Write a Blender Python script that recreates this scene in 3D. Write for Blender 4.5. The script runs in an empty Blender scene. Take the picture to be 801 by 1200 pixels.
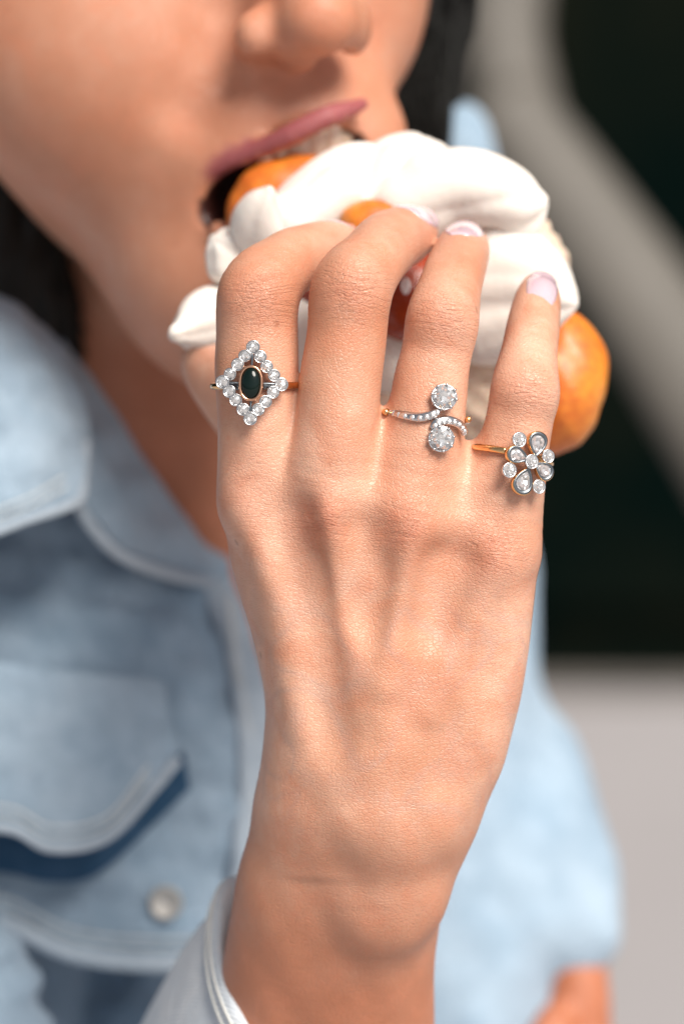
import bpy, bmesh, math, random
import numpy as np
from mathutils import Vector, Matrix
R = math.radians
random.seed(4); rng = np.random.default_rng(4)
scene = bpy.context.scene
col = scene.collection

# ------------------------------------------------------------------ camera, sky, sun, exposure
PITCH = R(15.0)
CAM = Vector((0.0, 0.0, 1.35))
S = 0.185                    # mm per photo pixel in the focal plane
DIST = 700.0                 # camera to hand, mm
RW = Matrix(((1, 0, 0), (0, math.cos(PITCH), math.sin(PITCH)), (0, -math.sin(PITCH), math.cos(PITCH))))   # camera-aligned mm frame -> world
RWn = np.array(RW)
cam = bpy.data.cameras.new('camera'); camo = bpy.data.objects.new('camera', cam); col.objects.link(camo)
camo.location = CAM; camo.rotation_euler = (R(90) - PITCH, 0, 0)
cam.sensor_fit = 'VERTICAL'; cam.sensor_height = 36.0
cam.lens = 36.0 * DIST / (1200 * S)
cam.clip_start = 0.05; cam.clip_end = 200
cam.dof.use_dof = True; cam.dof.focus_distance = 0.694; cam.dof.aperture_fstop = cam.lens / 16.5
cam.dof.aperture_blades = 0
scene.camera = camo

world = bpy.data.worlds.new('World'); scene.world = world; world.use_nodes = True
wn = world.node_tree.nodes; wl = world.node_tree.links; wn.clear()
SUN_EL, SUN_AZ = R(53), R(142)           # azimuth clockwise from +Y: behind the camera, to its right
sky = wn.new('ShaderNodeTexSky'); sky.sky_type = 'NISHITA'; sky.sun_disc = False
sky.sun_elevation = SUN_EL; sky.sun_rotation = SUN_AZ; sky.dust_density = 3.0; sky.air_density = 0.8
hs = wn.new('ShaderNodeHueSaturation'); hs.inputs['Saturation'].default_value = 0.35
bg = wn.new('ShaderNodeBackground'); bg.inputs[1].default_value = 0.072
wo = wn.new('ShaderNodeOutputWorld')
wl.new(sky.outputs[0], hs.inputs['Color']); wl.new(hs.outputs[0], bg.inputs[0]); wl.new(bg.outputs[0], wo.inputs[0])
sl = bpy.data.lights.new('sun', 'SUN'); sl.energy = 3.9; sl.angle = R(30); sl.color = (1.0, 0.93, 0.84)
slo = bpy.data.objects.new('sun', sl); col.objects.link(slo)
sd = Vector((math.sin(SUN_AZ) * math.cos(SUN_EL), math.cos(SUN_AZ) * math.cos(SUN_EL), math.sin(SUN_EL)))
slo.rotation_euler = sd.to_track_quat('Z', 'Y').to_euler(); slo.location = (1, -1, 4)
vs = scene.view_settings; vs.view_transform = 'Standard'; vs.look = 'None'; vs.gamma = 1; vs.exposure = 0.40
try: vs.use_curve_mapping = False
except Exception: pass

# ------------------------------------------------------------------ coordinates
def P(px, py, y=0.0):
    """photo pixel at depth y (mm behind the focal plane) -> camera-aligned mm frame"""
    k = S * (1 + y / DIST)
    return np.array([(px - 400.5) * k, y, (600 - py) * k])
def W(v):
    v = np.atleast_2d(np.asarray(v, float)) + np.array([0, DIST, 0])
    return (v @ RWn.T) / 1000.0 + np.array(CAM)

# ------------------------------------------------------------------ materials
class NT:
    def __init__(s, name):
        s.m = bpy.data.materials.new(name); s.m.use_nodes = True
        s.t = s.m.node_tree; s.n = s.t.nodes; s.l = s.t.links
        s.b = s.n['Principled BSDF']; s.out = s.n['Material Output']
        s.tc = None
    def obj(s):
        if not s.tc: s.tc = s.n.new('ShaderNodeTexCoord')
        return s.tc.outputs['Object']
    def node(s, k, **kw):
        n = s.n.new(k)
        for a, v in kw.items():
            if hasattr(n, a): setattr(n, a, v)
            else: n.inputs[a.replace('_', ' ')].default_value = v
        return n
    def noise(s, scale, detail=4, rough=0.6, vec=None, dist=0.0):
        n = s.n.new('ShaderNodeTexNoise'); n.inputs['Scale'].default_value = scale
        n.inputs['Detail'].default_value = detail; n.inputs['Roughness'].default_value = rough
        n.inputs['Distortion'].default_value = dist
        s.l.new(vec if vec is not None else s.obj(), n.inputs['Vector']); return n.outputs['Fac']
    def ramp(s, fac, stops):
        r = s.n.new('ShaderNodeValToRGB'); e = r.color_ramp.elements
        while len(e) < len(stops): e.new(0.5)
        for k, (p, c) in enumerate(stops):
            e[k].position = p; e[k].color = (c, c, c, 1) if isinstance(c, (int, float)) else (*c, 1)
        s.l.new(fac, r.inputs[0]); return r.outputs[0]
    def math(s, op, a, b=None, clamp=False):
        n = s.n.new('ShaderNodeMath'); n.operation = op; n.use_clamp = clamp
        for k, v in enumerate((a, b)):
            if v is None: continue
            if isinstance(v, (int, float)): n.inputs[k].default_value = v
            else: s.l.new(v, n.inputs[k])
        return n.outputs[0]
    def mix(s, fac, a, b, mode='MIX'):
        n = s.n.new('ShaderNodeMix'); n.data_type = 'RGBA'; n.blend_type = mode
        if isinstance(fac, (int, float)): n.inputs[0].default_value = fac
        else: s.l.new(fac, n.inputs[0])
        for k, v in ((6, a), (7, b)):
            if isinstance(v, tuple): n.inputs[k].default_value = (*v, 1)
            else: s.l.new(v, n.inputs[k])
        return n.outputs[2]
    def attr(s, name, out='Fac'):
        n = s.n.new('ShaderNodeAttribute'); n.attribute_name = name; return n.outputs[out]
    def vmul(s, vec, v):
        n = s.n.new('ShaderNodeVectorMath'); n.operation = 'MULTIPLY'; s.l.new(vec, n.inputs[0]); n.inputs[1].default_value = v; return n.outputs[0]
    def bump(s, h, strength=0.3, dist=0.001, prev=None):
        n = s.n.new('ShaderNodeBump'); n.inputs['Strength'].default_value = strength; n.inputs['Distance'].default_value = dist
        s.l.new(h, n.inputs['Height'])
        if prev is not None: s.l.new(prev, n.inputs['Normal'])
        s.l.new(n.outputs[0], s.b.inputs['Normal']); return n.outputs[0]
    def set(s, **kw):
        for k, v in kw.items():
            i = s.b.inputs[k.replace('_', ' ')]
            if isinstance(v, (int, float)): i.default_value = v
            elif isinstance(v, tuple): i.default_value = (*v, 1) if len(v) == 3 and i.type == 'RGBA' else v
            else: s.l.new(v, i)
        return s

def simple(name, c, rough=0.5, metal=0.0, var=0.0, vscale=300, bump=0.0, bscale=900, bd=0.0003, **kw):
    t = NT(name); t.set(Roughness=rough, Metallic=metal)
    if var: t.set(Base_Color=t.mix(t.noise(vscale), tuple(x * (1 - var) for x in c), tuple(min(1, x * (1 + var)) for x in c)))
    else: t.set(Base_Color=c)
    if bump: t.bump(t.noise(bscale), bump, bd)
    for k, v in kw.items(): t.set(**{k: v})
    return t.m

def skin_material():
    t = NT('skin')
    big = t.noise(28, 4, 0.6); mid = t.noise(160, 5, 0.65); fine = t.noise(1500, 4, 0.7)
    c = t.mix(t.ramp(big, [(0.35, 0.0), (0.65, 1.0)]), (0.56, 0.265, 0.160), (0.74, 0.43, 0.305))
    c = t.mix(t.math('MULTIPLY', t.ramp(mid, [(0.45, 0.0), (0.7, 1.0)]), 0.35), c, (0.60, 0.255, 0.15))
    c = t.mix(t.math('MULTIPLY', t.ramp(fine, [(0.5, 0.0), (0.75, 1.0)]), 0.18), c, (0.46, 0.20, 0.12))
    # bluish veins, very faint
    vn = t.noise(45, 2, 0.4, dist=1.5)
    vein = t.ramp(vn, [(0.40, 0.0), (0.5, 1.0), (0.60, 0.0)])
    c = t.mix(t.math('MULTIPLY', t.math('MULTIPLY', vein, t.attr('dorsum')), 0.28), c, (0.42, 0.29, 0.26))
    red = t.attr('red')
    c = t.mix(t.math('MULTIPLY', red, t.ramp(t.noise(300, 4, 0.7), [(0.3, 0.4), (0.7, 0.95)])), c, (0.52, 0.16, 0.09))
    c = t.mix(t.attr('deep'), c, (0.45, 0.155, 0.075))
    # freckles and small moles
    v = t.node('ShaderNodeTexVoronoi', Scale=55.0); t.l.new(t.obj(), v.inputs['Vector'])
    c = t.mix(t.math('MULTIPLY', t.ramp(v.outputs['Distance'], [(0.03, 1.0), (0.06, 0.0)]), 0.55), c, (0.30, 0.11, 0.06))
    mt = t.noise(75, 5, 0.7, dist=0.8); c = t.mix(t.math('MULTIPLY', t.ramp(mt, [(0.46, 0.0), (0.64, 1.0)]), 0.5), c, (0.62, 0.24, 0.135))
    c = t.mix(t.attr('lip'), c, (0.33, 0.085, 0.090))
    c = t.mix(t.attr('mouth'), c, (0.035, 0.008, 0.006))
    t.set(Base_Color=c)
    t.set(Subsurface_Weight=0.22, Subsurface_Radius=(1.0, 0.35, 0.2), Subsurface_Scale=0.0016)
    rg = t.math('ADD', t.math('MULTIPLY', mid, 0.14), 0.33)
    t.set(Roughness=t.math('SUBTRACT', rg, t.math('MULTIPLY', t.attr('lip'), -0.12)), Specular_IOR_Level=0.55)
    # relief: skin cells + transverse creases near the joints (coordinates per joint, in mm)
    kc = t.attr('joint_uv', 'Vector'); km = t.attr('joint')
    a = t.noise(1.0, 3, 0.55, t.vmul(kc, (0.085, 0.62, 0.1)), 0.5)
    ridA = t.math('ABSOLUTE', t.math('SUBTRACT', a, 0.5))
    ridA = t.ramp(ridA, [(0.0, 0.0), (0.025, 0.8), (0.07, 1.0)])
    b = t.noise(1.0, 3, 0.6, t.vmul(kc, (0.42, 0.95, 0.4)), 0.35)
    ridB = t.ramp(t.math('ABSOLUTE', t.math('SUBTRACT', b, 0.5)), [(0.0, 0.0), (0.05, 0.9), (0.1, 1.0)])
    crease = t.math('MULTIPLY', t.math('SUBTRACT', t.math('ADD', ridA, t.math('MULTIPLY', ridB, 0.35)), 1.35), km)
    n1 = t.bump(crease, 0.55, 0.00040)
    vo = t.node('ShaderNodeTexVoronoi', feature='DISTANCE_TO_EDGE'); vo.inputs['Scale'].default_value = 1150
    vo.inputs['Randomness'].default_value = 0.9
    sv = t.n.new('ShaderNodeVectorMath'); sv.operation = 'MULTIPLY'; t.l.new(t.obj(), sv.inputs[0]); sv.inputs[1].default_value = (0.75, 1, 1.25)
    t.l.new(sv.outputs[0], vo.inputs['Vector'])
    cell = t.ramp(vo.outputs['Distance'], [(0.0, 0.0), (0.12, 1.0)])
    n2 = t.bump(cell, 0.55, 0.00012, n1)
    fl = t.noise(1.0, 3, 0.5, t.vmul(t.obj(), (500, 700, 2300)), 0.2)
    n3 = t.bump(fl, 0.35, 0.00014, n2)
    t.bump(fine, 0.35, 0.00016, n3)
    return t.m
SKIN = skin_material()
NAIL = simple('nail', (0.66, 0.49, 0.55), 0.16, var=0.05, vscale=200, Subsurface_Weight=0.2, Subsurface_Scale=0.001, Coat_Weight=0.6, Coat_Roughness=0.05)
TOOTH = simple('tooth_enamel', (0.78, 0.68, 0.56), 0.3, var=0.05, vscale=300, Subsurface_Weight=0.2, Subsurface_Scale=0.001)

def cream_material():
    t = NT('cream'); n = t.noise(120, 4)
    t.set(Base_Color=t.mix(n, (0.77, 0.71, 0.65), (0.84, 0.79, 0.74)), Roughness=0.5, Subsurface_Weight=0.35, Subsurface_Radius=(1.0, 0.75, 0.6), Subsurface_Scale=0.003, Specular_IOR_Level=0.3)
    n1 = t.bump(t.noise(220, 4, 0.6), 0.35, 0.0009); t.bump(t.noise(1800, 3, 0.6), 0.2, 0.0002, n1)
    return t.m
CREAM = cream_material()
def fruit_material(name, a, b, c3, rough=0.34):
    t = NT(name)
    n = t.noise(65, 5, 0.6, dist=0.6); m = t.noise(420, 4, 0.6)
    c = t.mix(t.ramp(n, [(0.3, 0.0), (0.55, 0.6), (0.72, 1.0)]), a, b)
    c = t.mix(t.math('MULTIPLY', t.ramp(m, [(0.45, 0.0), (0.7, 1.0)]), 0.5), c, c3)
    t.set(Base_Color=c, Roughness=t.math('ADD', t.math('MULTIPLY', m, 0.25), rough - 0.05), Subsurface_Weight=0.35, Subsurface_Radius=(1.0, 0.4, 0.1), Subsurface_Scale=0.004, Coat_Weight=0.08, Coat_Roughness=0.2)
    n1 = t.bump(t.noise(130, 4, 0.6), 0.3, 0.0012); t.bump(t.noise(1300, 3, 0.6), 0.3, 0.0003, n1)
    return t.m
APRICOT = fruit_material('apricot_flesh', (0.58, 0.115, 0.012), (0.78, 0.30, 0.035), (0.42, 0.06, 0.01))
REDFRUIT = fruit_material('glazed_fruit', (0.22, 0.02, 0.006), (0.40, 0.055, 0.010), (0.20, 0.02, 0.006), 0.16)
MERINGUE = simple('meringue_base', (0.74, 0.58, 0.45), 0.7, var=0.15, vscale=140, bump=0.5, bscale=350, bd=0.001, Subsurface_Weight=0.2, Subsurface_Scale=0.002)

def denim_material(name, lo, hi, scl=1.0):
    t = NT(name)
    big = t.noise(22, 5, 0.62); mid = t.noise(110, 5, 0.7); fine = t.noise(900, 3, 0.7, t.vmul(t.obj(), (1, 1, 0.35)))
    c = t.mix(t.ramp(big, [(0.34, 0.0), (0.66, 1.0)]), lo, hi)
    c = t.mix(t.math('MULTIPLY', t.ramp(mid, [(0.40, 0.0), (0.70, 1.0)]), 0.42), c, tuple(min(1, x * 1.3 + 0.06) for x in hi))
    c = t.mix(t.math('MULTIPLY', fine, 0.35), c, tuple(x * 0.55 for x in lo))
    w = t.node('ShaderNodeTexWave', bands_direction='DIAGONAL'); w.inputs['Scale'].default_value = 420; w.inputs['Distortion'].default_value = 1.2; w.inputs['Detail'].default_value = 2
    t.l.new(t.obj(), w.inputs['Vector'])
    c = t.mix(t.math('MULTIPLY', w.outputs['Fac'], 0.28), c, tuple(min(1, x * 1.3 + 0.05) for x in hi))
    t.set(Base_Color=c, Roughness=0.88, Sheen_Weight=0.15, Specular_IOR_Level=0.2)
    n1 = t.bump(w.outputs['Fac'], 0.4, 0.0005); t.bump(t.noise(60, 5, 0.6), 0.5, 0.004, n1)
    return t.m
DENIM = denim_material('pale_denim', (0.215, 0.325, 0.44), (0.35, 0.45, 0.55))
DENIM_HEM = denim_material('worn_denim_hem', (0.30, 0.38, 0.47), (0.43, 0.50, 0.57))
DENIM_IN = denim_material('unfaded_shaded_denim', (0.012, 0.055, 0.12), (0.025, 0.085, 0.17))  # unfaded denim, with the pocket flap's shadow put into its colour
CUFFM = denim_material('lightened_cuff', (0.60, 0.69, 0.78), (0.76, 0.82, 0.88))  # cuff denim lightened to make up for light missing on its side
THREAD = simple('denim_thread', (0.80, 0.80, 0.76), 0.8, var=0.2)
BUTTON = simple('brushed_metal_button', (0.50, 0.49, 0.47), 0.6, 0.7, var=0.1, bump=0.2)
def hair_material():
    t = NT('black_hair'); n = t.noise(1.0, 3, 0.6, t.vmul(t.obj(), (900, 900, 25)))
    t.set(Base_Color=t.mix(n, (0.004, 0.006, 0.006), (0.018, 0.016, 0.014)), Roughness=0.5, Specular_IOR_Level=0.25)
    t.bump(n, 0.5, 0.0006); return t.m
HAIR = hair_material()
GOLD = simple('yellow_gold', (0.88, 0.55, 0.26), 0.16, 1.0, var=0.06, bump=0.15, bscale=2500, bd=0.00005)
ROSE = simple('rose_gold', (0.80, 0.44, 0.28), 0.22, 1.0, var=0.06, bump=0.15, bscale=2500, bd=0.00005)
SILVER = simple('platinum', (0.66, 0.66, 0.67), 0.24, 1.0, var=0.12, vscale=1500, bump=0.3, bscale=3000, bd=0.00006)
DARKSILVER = simple('tarnished_silver', (0.20, 0.22, 0.24), 0.35, 1.0, var=0.2, vscale=1500, bump=0.3, bscale=3000, bd=0.00006)
def diamond_material():
    t = NT('diamond')
    v = t.node('ShaderNodeTexVoronoi'); v.inputs['Scale'].default_value = 1500; t.l.new(t.obj(), v.inputs['Vector'])
    def vm(op, a, b):
        n = t.n.new('ShaderNodeVectorMath'); n.operation = op
        for k, q in enumerate((a, b)):
            if q is None: continue
            if isinstance(q, tuple): n.inputs[k].default_value = q
            else: t.l.new(q, n.inputs[k])
        return n.outputs[0]
    ge = t.n.new('ShaderNodeNewGeometry')
    nn = vm('NORMALIZE', vm('ADD', ge.outputs['Normal'], vm('MULTIPLY', vm('SUBTRACT', v.outputs['Color'], (.5, .5, .5)), (1.9, 1.9, 1.9))), None)
    t.set(Base_Color=(0.97, 0.98, 1.0), Roughness=0.02, IOR=1.9, Transmission_Weight=1.0); t.l.new(nn, t.b.inputs['Normal'])
    g = t.n.new('ShaderNodeBsdfGlossy'); g.inputs['Roughness'].default_value = 0.10; g.inputs['Color'].default_value = (1, 1, 1, 1); t.l.new(nn, g.inputs['Normal'])
    d = t.n.new('ShaderNodeBsdfDiffuse'); d.inputs['Color'].default_value = (0.92, 0.92, 0.93, 1)
    m1 = t.n.new('ShaderNodeMixShader'); m1.inputs[0].default_value = 0.4; t.l.new(t.b.outputs[0], m1.inputs[1]); t.l.new(d.outputs[0], m1.inputs[2])
    m = t.n.new('ShaderNodeMixShader'); m.inputs[0].default_value = 0.5
    t.l.new(m1.outputs[0], m.inputs[1]); t.l.new(g.outputs[0], m.inputs[2]); t.l.new(m.outputs[0], t.out.inputs[0])
    return t.m
DIAMOND = diamond_material()
DARKGEM = simple('dark_green_cabochon', (0.002, 0.009, 0.007), 0.09, 0, Specular_IOR_Level=0.35)

# ------------------------------------------------------------------ object helpers
def make_mesh(name, V, F, mat, smooth=True):
    me = bpy.data.meshes.new(name)
    V = np.asarray(V, np.float32)
    if isinstance(F, np.ndarray):
        n, k = F.shape
        me.vertices.add(len(V)); me.vertices.foreach_set('co', V.ravel())
        me.loops.add(n * k); me.loops.foreach_set('vertex_index', F.astype(np.int32).ravel())
        me.polygons.add(n); me.polygons.foreach_set('loop_start', (np.arange(n) * k).astype(np.int32))
        me.polygons.foreach_set('loop_total', np.full(n, k, np.int32)); me.update(calc_edges=True); me.validate()
    else:
        me.from_pydata(V.tolist(), [], F); me.update()
    if smooth: me.polygons.foreach_set('use_smooth', np.ones(len(me.polygons), bool))
    me.materials.append(mat); return me
def world_obj(name, V, F, mat, parent=None, root=None, smooth=True):
    """V in the mm frame; root = location of the thing"""
    L = np.array(root) if root is not None else np.zeros(3)
    o = bpy.data.objects.new(name, make_mesh(name, W(V) - L, F, mat, smooth)); col.objects.link(o)
    if parent is not None: o.parent = parent
    elif root is not None: o.location = Vector(root)
    return o
def thing(name, label, cat, loc, group=None):
    o = bpy.data.objects.new(name, None); col.objects.link(o); o.location = Vector(loc); o.empty_display_size = 0.02
    o['label'] = label; o['category'] = cat
    if group: o['group'] = group
    return o
def placed(name, me, pos, basis, parent, root, scale=(1, 1, 1)):
    """instance of a mesh modelled in metres, z = outward; basis: 3 column vectors in the mm frame"""
    o = bpy.data.objects.new(name, me); col.objects.link(o)
    B = RW @ Matrix(np.array(basis).T.tolist()).to_3x3()
    M = B.to_4x4() @ Matrix.Diagonal((*scale, 1))
    M.translation = Vector(W(pos)[0] - np.array(root))
    if parent is not None: o.parent = parent
    o.matrix_local = M
    return o
def norm(v): v = np.asarray(v, float); return v / np.linalg.norm(v)
def frame(n, up=(0, 0, 1), roll=0.0):
    n = norm(n); y = norm(np.array(up) - n * np.dot(up, n)); x = np.cross(y, n)
    c, s = math.cos(roll), math.sin(roll)
    return [c * x + s * y, -s * x + c * y, n]
def cr(pts, n):
    """Catmull-Rom through rows of any width"""
    p = np.asarray(pts, float); p = np.vstack([2 * p[0] - p[1], p, 2 * p[-1] - p[-2]])
    out = []; m = len(p) - 3
    for t in np.linspace(0, m, n):
        i = min(int(t), m - 1); u = t - i; a, b, c, d = p[i:i + 4]
        out.append(0.5 * (2 * b + (c - a) * u + (2 * a - 5 * b + 4 * c - d) * u * u + (3 * b - a - 3 * c + d) * u ** 3))
    return np.array(out)
def tube_mesh(path, rad, seg=10, flat=1.0, up=None, close=False):
    path = np.asarray(path, float); n = len(path); rad = np.broadcast_to(rad, (n,))
    T = np.gradient(path, axis=0) if not close else np.roll(path, -1, 0) - np.roll(path, 1, 0)
    V = []; ref = np.array(up if up is not None else (0.13, -1, 0.21), float)
    for i in range(n):
        t = norm(T[i]); a = norm(ref - t * np.dot(ref, t)); b = np.cross(t, a)
        for k in range(seg):
            th = 2 * math.pi * k / seg
            V.append(path[i] + rad[i] * (a * math.cos(th) * flat + b * math.sin(th)))
    F = []
    for i in range(n if close else n - 1):
        j = (i + 1) % n
        for k in range(seg):
            F.append((i * seg + k, i * seg + (k + 1) % seg, j * seg + (k + 1) % seg, j * seg + k))
    if not close: F += [tuple(range(seg - 1, -1, -1)), tuple(range((n - 1) * seg, n * seg))]
    return np.array(V), F

# ------------------------------------------------------------------ signed-distance modelling
class Field:
    def __init__(s, lo, hi, h):
        s.lo = np.array(lo, float); s.h = h
        s.n = np.ceil((np.array(hi) - s.lo) / h).astype(int) + 1
        s.ax = [(s.lo[k] + h * np.arange(s.n[k])).astype(np.float32) for k in range(3)]
        s.f = np.full(s.n, 30.0, np.float32)
    def box(s, lo, hi):
        a = np.clip(np.floor((np.array(lo) - s.lo) / s.h).astype(int), 0, s.n)
        b = np.clip(np.ceil((np.array(hi) - s.lo) / s.h).astype(int) + 1, 0, s.n)
        return tuple(slice(a[k], b[k]) for k in range(3))
    def grid(s, sl):
        return (s.ax[0][sl[0]][:, None, None], s.ax[1][sl[1]][None, :, None], s.ax[2][sl[2]][None, None, :])
    def merge(s, sl, d, k, mode='add'):
        a = s.f[sl]
        if a.size == 0: return
        if mode == 'add':
            h = np.maximum(k - np.abs(a - d), 0) / k if k > 0 else 0; r = np.minimum(a, d) - h * h * k * 0.25
        else:
            d = -d; h = np.maximum(k - np.abs(a - d), 0) / k if k > 0 else 0; r = np.maximum(a, d) + h * h * k * 0.25
        s.f[sl] = r
    def tube(s, pts, k=4, sub=6, mode='add', flat=None):
        p = cr(pts, (len(pts) - 1) * sub + 1) if len(pts) > 2 else np.asarray(pts, float)
        m = k + 3 * s.h; rm = p[:, 3].max()
        full = s.box((p[:, :3] - p[:, 3:]).min(0) - m, (p[:, :3] + p[:, 3:]).max(0) + m)
        X, Y, Z = s.grid(full)
        if 0 in (X.size, Y.size, Z.size): return
        tmp = np.full((X.size, Y.size, Z.size), 30.0, np.float32)
        off = [full[q].start for q in range(3)]
        for a, b in zip(p[:-1], p[1:]):
            lo = np.minimum(a[:3] - a[3], b[:3] - b[3]) - m; hi = np.maximum(a[:3] + a[3], b[:3] + b[3]) + m
            sb = s.box(lo, hi); sx, sy, sz = s.grid(sb)
            if 0 in (sx.size, sy.size, sz.size): continue
            d = b[:3] - a[:3]; L = float(d @ d) + 1e-9
            ux, uy, uz = sx - a[0], sy - a[1], sz - a[2]
            t = np.clip((ux * d[0] + uy * d[1] + uz * d[2]) / L, 0, 1)
            dd = np.sqrt((ux - t * d[0]) ** 2 + (uy - t * d[1]) ** 2 + (uz - t * d[2]) ** 2) - (a[3] + (b[3] - a[3]) * t)
            q = tuple(slice(sb[w].start - off[w], sb[w].stop - off[w]) for w in range(3))
            tmp[q] = np.minimum(tmp[q], dd)
        s.merge(full, tmp, k, mode)
    def ell(s, c, r, k=4, mode='add', B=None):
        c = np.array(c, float); r = np.array(r, float); m = k + 3 * s.h
        R_ = np.full(3, r.max()) if B is not None else r
        sl = s.box(c - R_ - m, c + R_ + m); X, Y, Z = s.grid(sl); X = X - c[0]; Y = Y - c[1]; Z = Z - c[2]
        if 0 in (X.size, Y.size, Z.size): return
        if B is not None:
            B = np.array(B); X, Y, Z = (X * B[i][0] + Y * B[i][1] + Z * B[i][2] for i in range(3))
        k0 = np.sqrt((X / r[0]) ** 2 + (Y / r[1]) ** 2 + (Z / r[2]) ** 2)
        k1 = np.sqrt((X / r[0] ** 2) ** 2 + (Y / r[1] ** 2) ** 2 + (Z / r[2] ** 2) ** 2)
        s.merge(sl, (k0 * (k0 - 1) / np.maximum(k1, 1e-6)).astype(np.float32), k, mode)
    def plane(s, pt, n, k):
        """cut away everything on the side n points to"""
        n = norm(n); X, Y, Z = s.grid((slice(None),) * 3)
        d = (X - pt[0]) * n[0] + (Y - pt[1]) * n[1] + (Z - pt[2]) * n[2]
        h = np.maximum(k - np.abs(s.f - d), 0) / k; s.f = np.maximum(s.f, d) + h * h * k * 0.25
    def warp(s, fn):
        X, Y, Z = s.grid((slice(None),) * 3); near = np.abs(s.f) < 12
        s.f = np.where(near, s.f + fn(X, Y, Z), s.f).astype(np.float32)
    def mesh(s):
        f = s.f; g = f < 0
        n = s.n - 1
        c = [(i, j, k) for i in (0, 1) for j in (0, 1) for k in (0, 1)]
        allv = np.ones(n, bool); anyv = np.zeros(n, bool)
        for i, j, k in c:
            v = g[i:i + n[0], j:j + n[1], k:k + n[2]]; allv &= v; anyv |= v
        act = anyv & ~allv; idx = np.argwhere(act)
        vid = np.full(n, -1, np.int64); vid[act] = np.arange(len(idx))
        val = {q: f[idx[:, 0] + q[0], idx[:, 1] + q[1], idx[:, 2] + q[2]] for q in c}
        acc = np.zeros((len(idx), 3)); cnt = np.zeros(len(idx))
        for a in c:
            for ax in range(3):
                if a[ax]: continue
                b = list(a); b[ax] = 1; b = tuple(b); va, vb = val[a], val[b]
                cross = (va < 0) != (vb < 0); t = np.where(cross, va / np.where(va == vb, 1, va - vb), 0)
                p = np.tile(np.array(a, float), (len(idx), 1)); p[:, ax] = t
                acc += p * cross[:, None]; cnt += cross
        V = s.lo + s.h * (idx + acc / cnt[:, None])
        F = []
        for ax in range(3):
            u, w = [(1, 2), (2, 0), (0, 1)][ax]
            sl0 = [slice(None)] * 3; sl1 = [slice(None)] * 3; sl0[ax] = slice(0, -1); sl1[ax] = slice(1, None)
            e = g[tuple(sl0)] != g[tuple(sl1)]; ei = np.argwhere(e)
            ok = (ei[:, u] > 0) & (ei[:, w] > 0) & (ei[:, u] < n[u]) & (ei[:, w] < n[w]) & (ei[:, ax] < n[ax]); ei = ei[ok]
            inside = g[ei[:, 0], ei[:, 1], ei[:, 2]]
            q = []
            for du, dw in ((-1, -1), (0, -1), (0, 0), (-1, 0)):
                t = ei.copy(); t[:, u] += du; t[:, w] += dw; q.append(vid[t[:, 0], t[:, 1], t[:, 2]])
            q = np.stack(q, 1); q[~inside] = q[~inside][:, ::-1]; F.append(q)
        F = np.vstack(F); F = F[(F >= 0).all(1)]
        return V, F
def smooth_mesh(V, F, it=2, lam=0.5):
    e = np.vstack([F[:, [0, 1]], F[:, [1, 2]], F[:, [2, 3]], F[:, [3, 0]]]); n = len(V)
    deg = np.bincount(e[:, 0], minlength=n) + np.bincount(e[:, 1], minlength=n)
    for i in range(it * 2):
        A = np.stack([np.bincount(e[:, 0], V[e[:, 1], k], n) + np.bincount(e[:, 1], V[e[:, 0], k], n) for k in range(3)], 1) / np.maximum(deg, 1)[:, None]
        V = V + (lam if i % 2 == 0 else -lam * 1.04) * (A - V)
    return V

# ================================================================== THE SETTING
def slab(name, corners, th, mat, label=None, cat=None, kind=None):
    """extruded box from 4 world-space bottom corners"""
    V = [tuple(c) for c in corners] + [(c[0], c[1], c[2] + th) for c in corners]
    F = [(3, 2, 1, 0), (4, 5, 6, 7)] + [(i, (i + 1) % 4, 4 + (i + 1) % 4, 4 + i) for i in range(4)]
    o = bpy.data.objects.new(name, make_mesh(name, V, F, mat, False)); col.objects.link(o)
    if label: o['label'] = label; o['category'] = cat
    if kind: o['kind'] = kind
    return o
PAVE = simple('pale_pavement', (0.33, 0.315, 0.325), 0.8, var=0.14, vscale=2.2, bump=0.4, bscale=60, bd=0.004)
KERB = simple('brown_grey_kerb', (0.17, 0.155, 0.14), 0.85, var=0.2, vscale=6, bump=0.4, bscale=60, bd=0.004)
slab('ground', [(-40, -40, -0.3), (40, -40, -0.3), (40, 60, -0.3), (-40, 60, -0.3)], 0.3, PAVE, kind='structure')
WALLM = NT('dark_green_paint')
WALLM.set(Base_Color=WALLM.mix(WALLM.ramp(WALLM.noise(2.6, 3), [(0.45, 0.0), (0.7, 1.0)]), (0.0006, 0.0040, 0.0033), (0.0075, 0.0085, 0.005)), Roughness=0.8, Specular_IOR_Level=0.03)
WALLM.bump(WALLM.noise(40), 0.3, 0.004); WALLM = WALLM.m
wall = thing('dark_wall', 'very dark green panelled wall behind the person, above the pale pavement', 'wall', (0, 4.12, 0))
def wallbox(name, x0, x1, y0, y1, z0, z1, mat, parent, L):
    V = [(x, y, z) for z in (z0, z1) for x, y in ((x0, y0), (x1, y0), (x1, y1), (x0, y1))]
    V = np.array(V) - np.array(L); F = [(3, 2, 1, 0), (4, 5, 6, 7)] + [(i, (i + 1) % 4, 4 + (i + 1) % 4, 4 + i) for i in range(4)]
    o = bpy.data.objects.new(name, make_mesh(name, V, F, mat, False)); col.objects.link(o); o.parent = parent; return o
wallbox('wall_face', -9, 9, 4.12, 4.4, 0.0, 5.0, WALLM, wall, (0, 4.12, 0))
wallbox('base_board', -9, 9, 4.085, 4.118, 0.0, 0.012, KERB, wall, (0, 4.12, 0))
for i in range(-6, 7):
    wallbox('panel', i * 1.2 - 0.54, i * 1.2 + 0.54, 4.095, 4.118, 0.12, 2.6, WALLM, wall, (0, 4.12, 0))
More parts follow.
